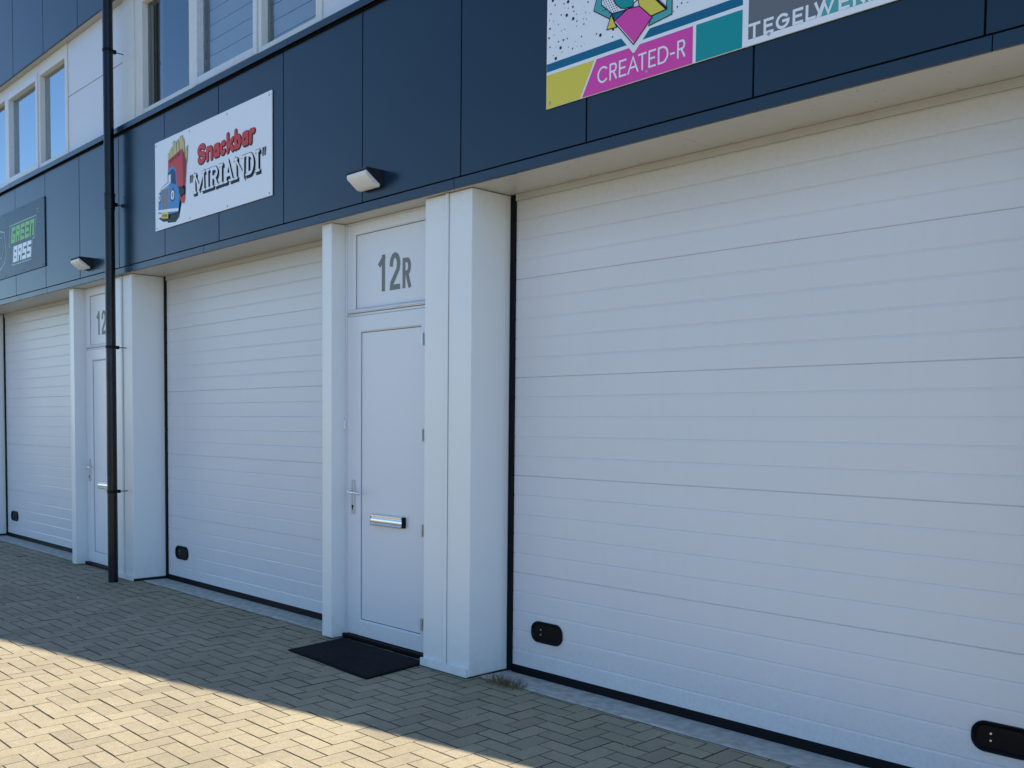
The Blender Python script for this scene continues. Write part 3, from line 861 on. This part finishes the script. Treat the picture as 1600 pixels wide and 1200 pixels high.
def miri(t_, y, dx, dz, c):
    mb.cur = c; x = 4.452; k = 0
    spec = [('M',.215),('I',.074),('R',.150),('I',.074),('A',.165),('N',.180),('D',.140),('I',.074)]
    W_ = .008
    for ch, wd in spec:
        g = (t_-.026)/2; a, b = x-g+dx, x+wd+g+dx; z0, z1 = 3.503-g+dz, 3.668+g+dz
        ins = .018
        k = strokes(mb, GL[ch], a+ins, b-ins, z0, z1, t_, y, lift=.00004, k0=k)
        for (u, v) in SER[ch]:
            cx = (a+ins+t_/2)+(b-a-2*ins-t_)*u; cz = z0+ (0.008+g) if v == 0 else z1-(.008+g)
            h = .008+g; wv = (.026 if ch in 'MN' else .030)+g
            yy = y-k*.00004; k += 1
            mb.add([(cx-wv,yy,cz-h),(cx+wv,yy,cz-h),(cx+wv,yy,cz+h),(cx-wv,yy,cz+h)], [(0,1,2,3)])
        x += wd+.001
    if c == 1: return
    for qx in (4.398, 4.428, 5.566, 5.596):
        yy = y-k*.00004; k += 1
        mb.add([(qx-.004,yy,3.610),(qx+.006,yy,3.606),(qx+.016,yy,3.672),(qx-.002,yy,3.672)], [(0,1,2,3)])
miri(.042, YB-.0006, .012, -.016, 0)
miri(.038, YB-.0034, 0, 0, 0)
miri(.028, YB-.0062, 0, 0, 1)
place(mb, L); mb.build('lettering', [S_BLACK, S_WHITE], t, label='white word MIRIANDI in quotes with black outline')

# green and white letters on the navy board
t, L = sign('name_board', 'dark blue board with green and white block letters, cut by the left edge', -1.025, .980, 3.298, 4.070, S_NAVY,
            [(x, z) for x in (.930, .297, -.340, -.975) for z in (4.050, 3.322)], SCREWD)
mb = MB()
def block(word, x0, x1, z0, z1, c, t_, y):
    mb.cur = c; n = len(word); wd = (x1-x0)/n; k = 0
    for i, ch in enumerate(word):
        k = strokes(mb, GL['b'+ch], x0+i*wd+.010, x0+(i+1)*wd-.010, z0, z1, t_, y, slant=.14, lift=.00005, k0=k)
block('GREEN', -.115, .665, 3.682, 3.868, 0, .044, YB-.0008)
block('BASS', -.060, .565, 3.452, 3.640, 1, .044, YB-.0008)
mb.cur = 2
def ln(pts, tt=.012, yy=YB-.0006): _raw(mb, pts, tt, yy)
ln([(-.155,3.645),(-.190,3.665),(-.150,3.895),(.70,3.895),(.725,3.90),(.665,3.655),(.610,3.655),(.545,3.425),(-.10,3.425),(-.085,3.445)])
_raw(mb, [(x, z) for x, z in ell(.775, 3.945, .022, .020, 10)]+[(.797,3.945)], .006, YB-.0006)
# swimming-fish outline at the left of the words
_raw(mb, [(-.46,3.87),(-.36,3.85),(-.33,3.70),(-.30,3.60),(-.34,3.50),(-.45,3.44),(-.60,3.40),(-.75,3.46),(-.82,3.60),(-.90,3.70),(-.80,3.74),(-.70,3.84),(-.58,3.90),(-.46,3.87)], .014, YB-.0006)
_raw(mb, [(-.44,3.80),(-.40,3.72),(-.40,3.62),(-.46,3.56),(-.60,3.54),(-.68,3.62),(-.62,3.74),(-.52,3.80),(-.44,3.80)], .010, YB-.0020)
place(mb, L); mb.build('lettering', [S_GREEN, S_WHITE, S_MINT], t, label='green word GREEN above white word BASS')

# large colourful sign, upper part out of frame
CX1 = 11.45
t, L = sign('advertising_sign', 'large colourful sign with pink, yellow and teal blocks above the nearest garage door', 8.474, CX1, 3.290, 4.080, S_WHITE,
            [(8.500, 3.318), (9.139, 3.322), (9.800, 3.316), (10.5, 3.316)], SCREWM)
mb = MB()
M = [S_YEL, S_MAG, S_TEAL, S_BAND, S_GREY, S_AQUA, S_BLACK, S_WHITE]
b0 = 3.2915
pl(0, [(8.4755,b0),(8.713,b0),(8.808,3.4665),(8.4755,3.470)], 0)
pl(1, [(8.726,b0),(9.405,b0),(9.405,3.4655),(8.822,3.4665)], 0)
pl(2, [(9.422,b0),(9.668,b0),(9.668,3.4625),(9.422,3.4650)], 0)
pl(3, [(8.4755,3.486),(9.668,3.482),(9.668,3.5245),(8.4755,3.5290)], 0)
pl(4, [(9.698,3.318),(10.02,3.318),(10.075,3.44),(10.20,3.72),(10.36,4.068),(9.698,4.068)], 0)
pl(5, [(10.034,3.318),(CX1-.02,3.318),(CX1-.02,4.068),(10.372,4.068),(10.09,3.44)], 0)
# specks
rnd = random.Random(11)
mb.cur = 6
pts = []
for _ in range(900):
    x = rnd.choice((rnd.uniform(8.485,8.96), rnd.uniform(9.24,9.66))); z = rnd.uniform(3.545,4.07)
    if 8.78 < x < 9.3 and z > 3.62-(0.0 if x < 8.9 else 0): continue
    if x > 9.2 and z < 3.56: continue
    r = rnd.choice((.0022,.003,.003,.0045,.0045,.006,.009))
    if any((x-a)**2+(z-b)**2 < (r+c+.014)**2 for a, b, c in pts): continue
    pts.append((x, z, r))
    if len(pts) > 190: break
for x, z, r in pts: poly(mb, ell(x, z, r, r, 10), YB-.0006)
# gem
G1 = [(8.935,3.622),(9.021,3.660),(9.092,3.652),(9.170,3.576),(9.060,3.474)]
mb.cur = 7; _raw(mb, [(8.90,3.66),(8.935,3.612),(9.060,3.455),(9.150,3.545)], .034, YB-.0010)
poly(mb, [(9.030,3.50),(9.060,3.440),(9.092,3.50)], YB-.0013)
def gem(c, pts, k, out=True):
    pl(c, pts, k)
    if out: mb.cur = 6; _raw(mb, pts+[pts[0]], .0052, YB-.0004-.0002*k-.0001)
gem(5, [(8.800,3.717),(8.845,3.86),(8.88,3.86),(8.851,3.732),(8.918,3.671),(8.904,3.646)], 6)
gem(5, [(9.148,3.540),(9.163,3.583),(9.251,3.589),(9.262,3.78),(9.284,3.78),(9.285,3.556)], 6)
gem(7, [(8.851,3.732),(8.855,3.86),(8.95,3.86),(9.10,3.70),(9.02,3.66),(8.920,3.668)], 8)
mb.cur = 6
for i in range(9):
    for j in range(9):
        x, z = 8.862+i*.0135+(j % 2)*.0068, 3.676+j*.0125
        if x+z*1.0 > 8.852+3.682 and x < 8.96 and (x > 8.90 or z > 3.70): poly(mb, ell(x, z, .0036, .0036, 6), YB-.0026)
gem(2, [(8.929,3.86),(8.929,3.734),(8.948,3.703),(8.975,3.678),(9.005,3.668),(9.053,3.664),(9.053,3.86)], 12)
gem(3, [(8.922,3.664),(9.010,3.661),(8.940,3.624)], 13)
gem(0, [(8.916,3.662),(8.888,3.596),(8.952,3.590)], 14)
gem(0, [(9.083,3.690),(9.083,3.80),(9.120,3.76),(9.176,3.668),(9.251,3.589),(9.163,3.583),(9.092,3.650)], 16)
mb.cur = 6; _raw(mb, [(9.10,3.80),(9.186,3.664),(9.254,3.592)], .011, YB-.0040)
gem(1, G1, 20)
mb.cur = 7; _raw(mb, [(8.942,3.620),(9.060,3.482)], .003, YB-.0050)
place(mb, L); mb.build('picture', M, t, label='gem of magenta, teal and yellow facets over coloured blocks')
mb = MB(); k = 0
for ch, a, b in (('C',8.829,8.897),('R',8.908,8.956),('E',8.968,9.015),('A',9.022,9.090),('T',9.088,9.138),('E',9.150,9.195),('D',9.206,9.268),('-',9.277,9.305),('R',9.318,9.364)):
    k = strokes(mb, GL[ch], a, b, 3.335, 3.419, .0095, YB-.0008, lift=.00003, k0=k)
place(mb, L); mb.build('lettering', S_WHITE, t, label='white words CREATED-R on the pink block')
mb = MB(); k = 0
for ch, a, b in (('T',9.699,9.758),('E',9.774,9.823),('G',9.832,9.898),('E',9.913,9.962),('L',9.973,10.020),('W',10.012,10.104),('E',10.120,10.168),('R',10.182,10.234),('K',10.246,10.302),('E',10.316,10.366),('N',10.380,10.436)):
    k = strokes(mb, GL[ch], a, b, 3.3185, 3.386, .0125, YB-.0008, lift=.00003, k0=k)
place(mb, L); mb.build('lettering', S_WHITE, t, label='white word TEGELWERKEN along the lower edge')

# ------------------------------------------------------------------ doormat
def doormat():
    c = [(6.478,-.385),(7.432,-.437),(7.372,.110),(6.425,.125)]
    ctr = Vector((6.93,-.15,0))
    t = thing('doormat', 'black rubber doormat lying in front of door 12R', 'doormat', None, ctr)
    P = lambda u, v, z: (((1-u)*(1-v)*c[0][0]+u*(1-v)*c[1][0]+u*v*c[2][0]+(1-u)*v*c[3][0])-ctr.x,
                         ((1-u)*(1-v)*c[0][1]+u*(1-v)*c[1][1]+u*v*c[2][1]+(1-u)*v*c[3][1])-ctr.y, z)
    def base(mb):
        o = [(0,0),(1,0),(1,1),(0,1)]; i = [(.012,.02),(.988,.02),(.988,.98),(.012,.98)]
        vs = [P(u,v,.002) for u,v in o]+[P(u,v,.008) for u,v in o]+[P(u,v,.013) for u,v in i]
        mb.add(vs, [(0,1,5,4),(1,2,6,5),(2,3,7,6),(3,0,4,7),(4,5,9,8),(5,6,10,9),(6,7,11,10),(7,4,8,11),(8,9,10,11)])
    part('mat_base', MATM, t, base)
    def studs(mb):
        nu, nv = 44, 25
        for i in range(nu):
            for j in range(nv):
                u, v = (i+.5+(.5 if j % 2 else 0))/(nu+.5), (j+.5)/nv
                u = .02+.96*u; v = .035+.93*v; du, dv = .0072, .0125
                q = [P(u-du,v,.0131),P(u,v-dv,.0131),P(u+du,v,.0131),P(u,v+dv,.0131),
                     P(u-du*.45,v,.0185),P(u,v-dv*.45,.0185),P(u+du*.45,v,.0185),P(u,v+dv*.45,.0185)]
                mb.add(q, [(0,1,5,4),(1,2,6,5),(2,3,7,6),(3,0,4,7),(4,5,6,7)])
    o = part('stud_pattern', surf('mat_studs', (.010,.010,.014), .5, spec=.3), t, studs)
doormat()

# ------------------------------------------------------------------ dirt crumbs caught on the soffit
def soffit_dirt():
    rr = random.Random(31); mb = MB()
    for _ in range(90):
        x = rr.uniform(7.9, 11.0) if rr.random() < .75 else rr.uniform(3.2, 6.2)
        y0 = rr.choice((rr.uniform(.03,.37), rr.gauss(.12,.03), .36)); n = rr.randint(1, 4)
        for _ in range(n):
            px, py = x+rr.gauss(0,.010), min(.38, max(.026, y0+rr.gauss(0,.006))); a = rr.uniform(0,3.14); l, w_ = rr.uniform(.0015,.008), rr.uniform(.0006,.0018)
            dx, dy, qx, qy = math.cos(a)*l, math.sin(a)*l, -math.sin(a)*w_, math.cos(a)*w_; z = SOF-.0006
            mb.add([(px-dx,py-dy,z),(px+qx,py+qy,z-.0008),(px+dx,py+dy,z),(px-qx,py-qy,z-.0008)], [(0,1,2,3)])
    o = mb.build('soffit_dirt', surf('cobweb_dirt', (.16,.14,.11), .9, var=.3), bld)
soffit_dirt()

# ------------------------------------------------------------------ weeds, moss, litter
def blades(mb, cx, cy, n, h, spread, rnd, z=0.0):
    for _ in range(n):
        a = rnd.uniform(0, 2*math.pi); r = spread*rnd.random()**.7*.45; bx, by = cx+r*math.cos(a), cy+r*math.sin(a)*.5
        hh = h*rnd.uniform(.3,1); lean = rnd.uniform(.2,1.3)*hh; b = a+rnd.uniform(-.9,.9)
        wv = rnd.uniform(.0008,.0018); px, py = -math.sin(b)*wv, math.cos(b)*wv
        p1 = (bx+math.cos(b)*lean*.35, by+math.sin(b)*lean*.35, z+hh*.65); p2 = (bx+math.cos(b)*lean, by+math.sin(b)*lean, z+hh*rnd.uniform(.6,1))
        mb.add([(bx-px,by-py,z-.004),(bx+px,by+py,z-.004),(p1[0]+px*.8,p1[1]+py*.8,p1[2]),(p1[0]-px*.8,p1[1]-py*.8,p1[2]),p2], [(0,1,2,3),(3,2,4)])
rnd = random.Random(21)
STRAW = surf('dry_straw', (.20,.14,.075), .8, var=.4, vscale=40)
WEEDG = surf('weed_green', (.05,.075,.02), .8, var=.4, vscale=40)
MOSSM = surf('moss_green', (.055,.065,.018), .95, var=.5, vscale=60)
wt = thing('weed_tuft', 'dry brown weed tuft beside the foot of the wide pillar', 'weed', None, (8.07, .13, 0))
mb = MB(); blades(mb, 0, 0, 330, .060, .34, rnd); mb.build('dry_blades', STRAW, wt)
mb = MB(); blades(mb, .02, 0, 40, .085, .16, rnd); mb.build('green_blades', WEEDG, wt)
wt = thing('weed_tuft', 'tiny dry weed tuft at the left corner of door 12R', 'weed', None, (6.36, .06, 0))
mb = MB(); blades(mb, 0, 0, 60, .03, .14, rnd); mb.build('dry_blades', STRAW, wt)

def moss():
    """crumbs of moss squeezed up in the joints near the wall"""
    V = []; F = []
    a = 0.1085; ox, oy = 7.197, -1.403
    spots = [(7.75,-.12,.30,1.0),(8.15,-.02,.22,.8),(3.4,-.10,.55,.9),(2.7,-.30,.5,.6),(4.3,.02,.6,.7),(5.4,.05,.6,.8),(6.1,-.02,.35,1.0),(1.7,.02,.5,.7),(0.2,.05,.9,.5),(9.0,.0,.5,.35),(9.8,-.05,.5,.3),(8.7,-.35,.5,.25),(5.0,-.5,.9,.2),(4.6,-1.0,1.2,.12)]
    segs = []
    for i in range(-90, 40):
        for j in range(-2, 16):
            k = (i+j) % 4
            if k == 0: x0, x1, y0, y1 = ox+i*a, ox+(i+2)*a, oy+j*a, oy+(j+1)*a
            elif k == 2: x0, x1, y0, y1 = ox+i*a, ox+(i+1)*a, oy+j*a, oy+(j+2)*a
            else: continue
            segs.append(((x0,y0),(x1,y0))); segs.append(((x0,y0),(x0,y1)))
    for (p, q) in segs:
        mx, my = (p[0]+q[0])/2, (p[1]+q[1])/2
        if my > .15 or my < -1.5: continue
        dens = sum(s*math.exp(-(((mx-x)/r)**2+((my-y)/(r*.45))**2)) for x, y, r, s in spots)
        if rnd.random() > dens*1.5: continue
        n = int(rnd.uniform(6, 30)*min(1, dens)+3); c0 = rnd.random()
        for _ in range(n):
            u = min(1, max(0, rnd.gauss(c0, .3)))
            x = p[0]+(q[0]-p[0])*u+rnd.gauss(0,.0028); y = p[1]+(q[1]-p[1])*u+rnd.gauss(0,.0028); r = rnd.uniform(.0022,.0058)
            if y > .145: continue
            b = len(V); z = -.004; h = rnd.uniform(.001,.0055)
            for t_ in range(5):
                an = t_*1.2566+rnd.random(); V.append((x+r*math.cos(an), y+r*math.sin(an), z))
            V.append((x, y, h)); F.extend([(b+t_, b+(t_+1) % 5, b+5) for t_ in range(5)])
    me = bpy.data.meshes.new('moss'); me.from_pydata(V, [], F); me.materials.append(MOSSM); me.update()
    o = bpy.data.objects.new('moss', me); col.objects.link(o)
    o['kind'] = 'stuff'; o['label'] = 'green moss crumbs in the paver joints along the wall'; o['category'] = 'moss'
moss()
def litter():
    mb = MB()
    for _ in range(520):
        g = rnd.random()
        if g < .45: x, y = rnd.gauss(9.0,.45), rnd.gauss(-.22,.16)
        elif g < .75: x, y = rnd.gauss(6.2,.18), rnd.gauss(.0,.07)
        else: x, y = rnd.uniform(1.2,10), rnd.uniform(-.5,.12)
        if y > .13: continue
        a = rnd.uniform(0, 6.28); l, wv = rnd.uniform(.003,.014), rnd.uniform(.0008,.0025); z = .0035+rnd.random()*.001
        dx, dy, px, py = math.cos(a)*l, math.sin(a)*l, -math.sin(a)*wv, math.cos(a)*wv
        mb.add([(x-dx,y-dy,z),(x+px,y+py,z+.002),(x+dx,y+dy,z),(x-px,y-py,z+.001)], [(0,3,2,1)])
    for x, y, a, l in ((9.55,.22,.05,.075),(8.35,.25,.5,.03),(8.52,.20,-.3,.04),(6.22,-.03,.9,.05),(6.05,.05,.2,.03),(10.1,-.05,.2,.05),(4.2,.2,.3,.03)):
        dx, dy = math.cos(a)*l, math.sin(a)*l
        mb.tube((x-dx,y-dy,.0065),(x+dx,y+dy,.0085),.0013,5)
    o = mb.build('dry_litter', surf('dry_leaf_bits', (.46,.38,.24), .9, var=.4, vscale=50))
    o['kind'] = 'stuff'; o['label'] = 'bits of dry grass and leaf scattered on the pavers by the doors'; o['category'] = 'litter'
litter()
mb = MB()
mb.add([(-.012,-.006,0),(.010,-.008,.001),(.013,.007,0),(-.008,.009,.001),(0,.001,.007)], [(0,1,4),(1,2,4),(2,3,4),(3,0,4),(3,2,1,0)])
o = mb.build('paper_scrap', surf('paper_white', (.75,.75,.74), .8)); o.location = (3.60, -.71, .004)
o['label'] = 'tiny white scrap lying on the shaded pavers left of the middle garage door'; o['category'] = 'scrap'
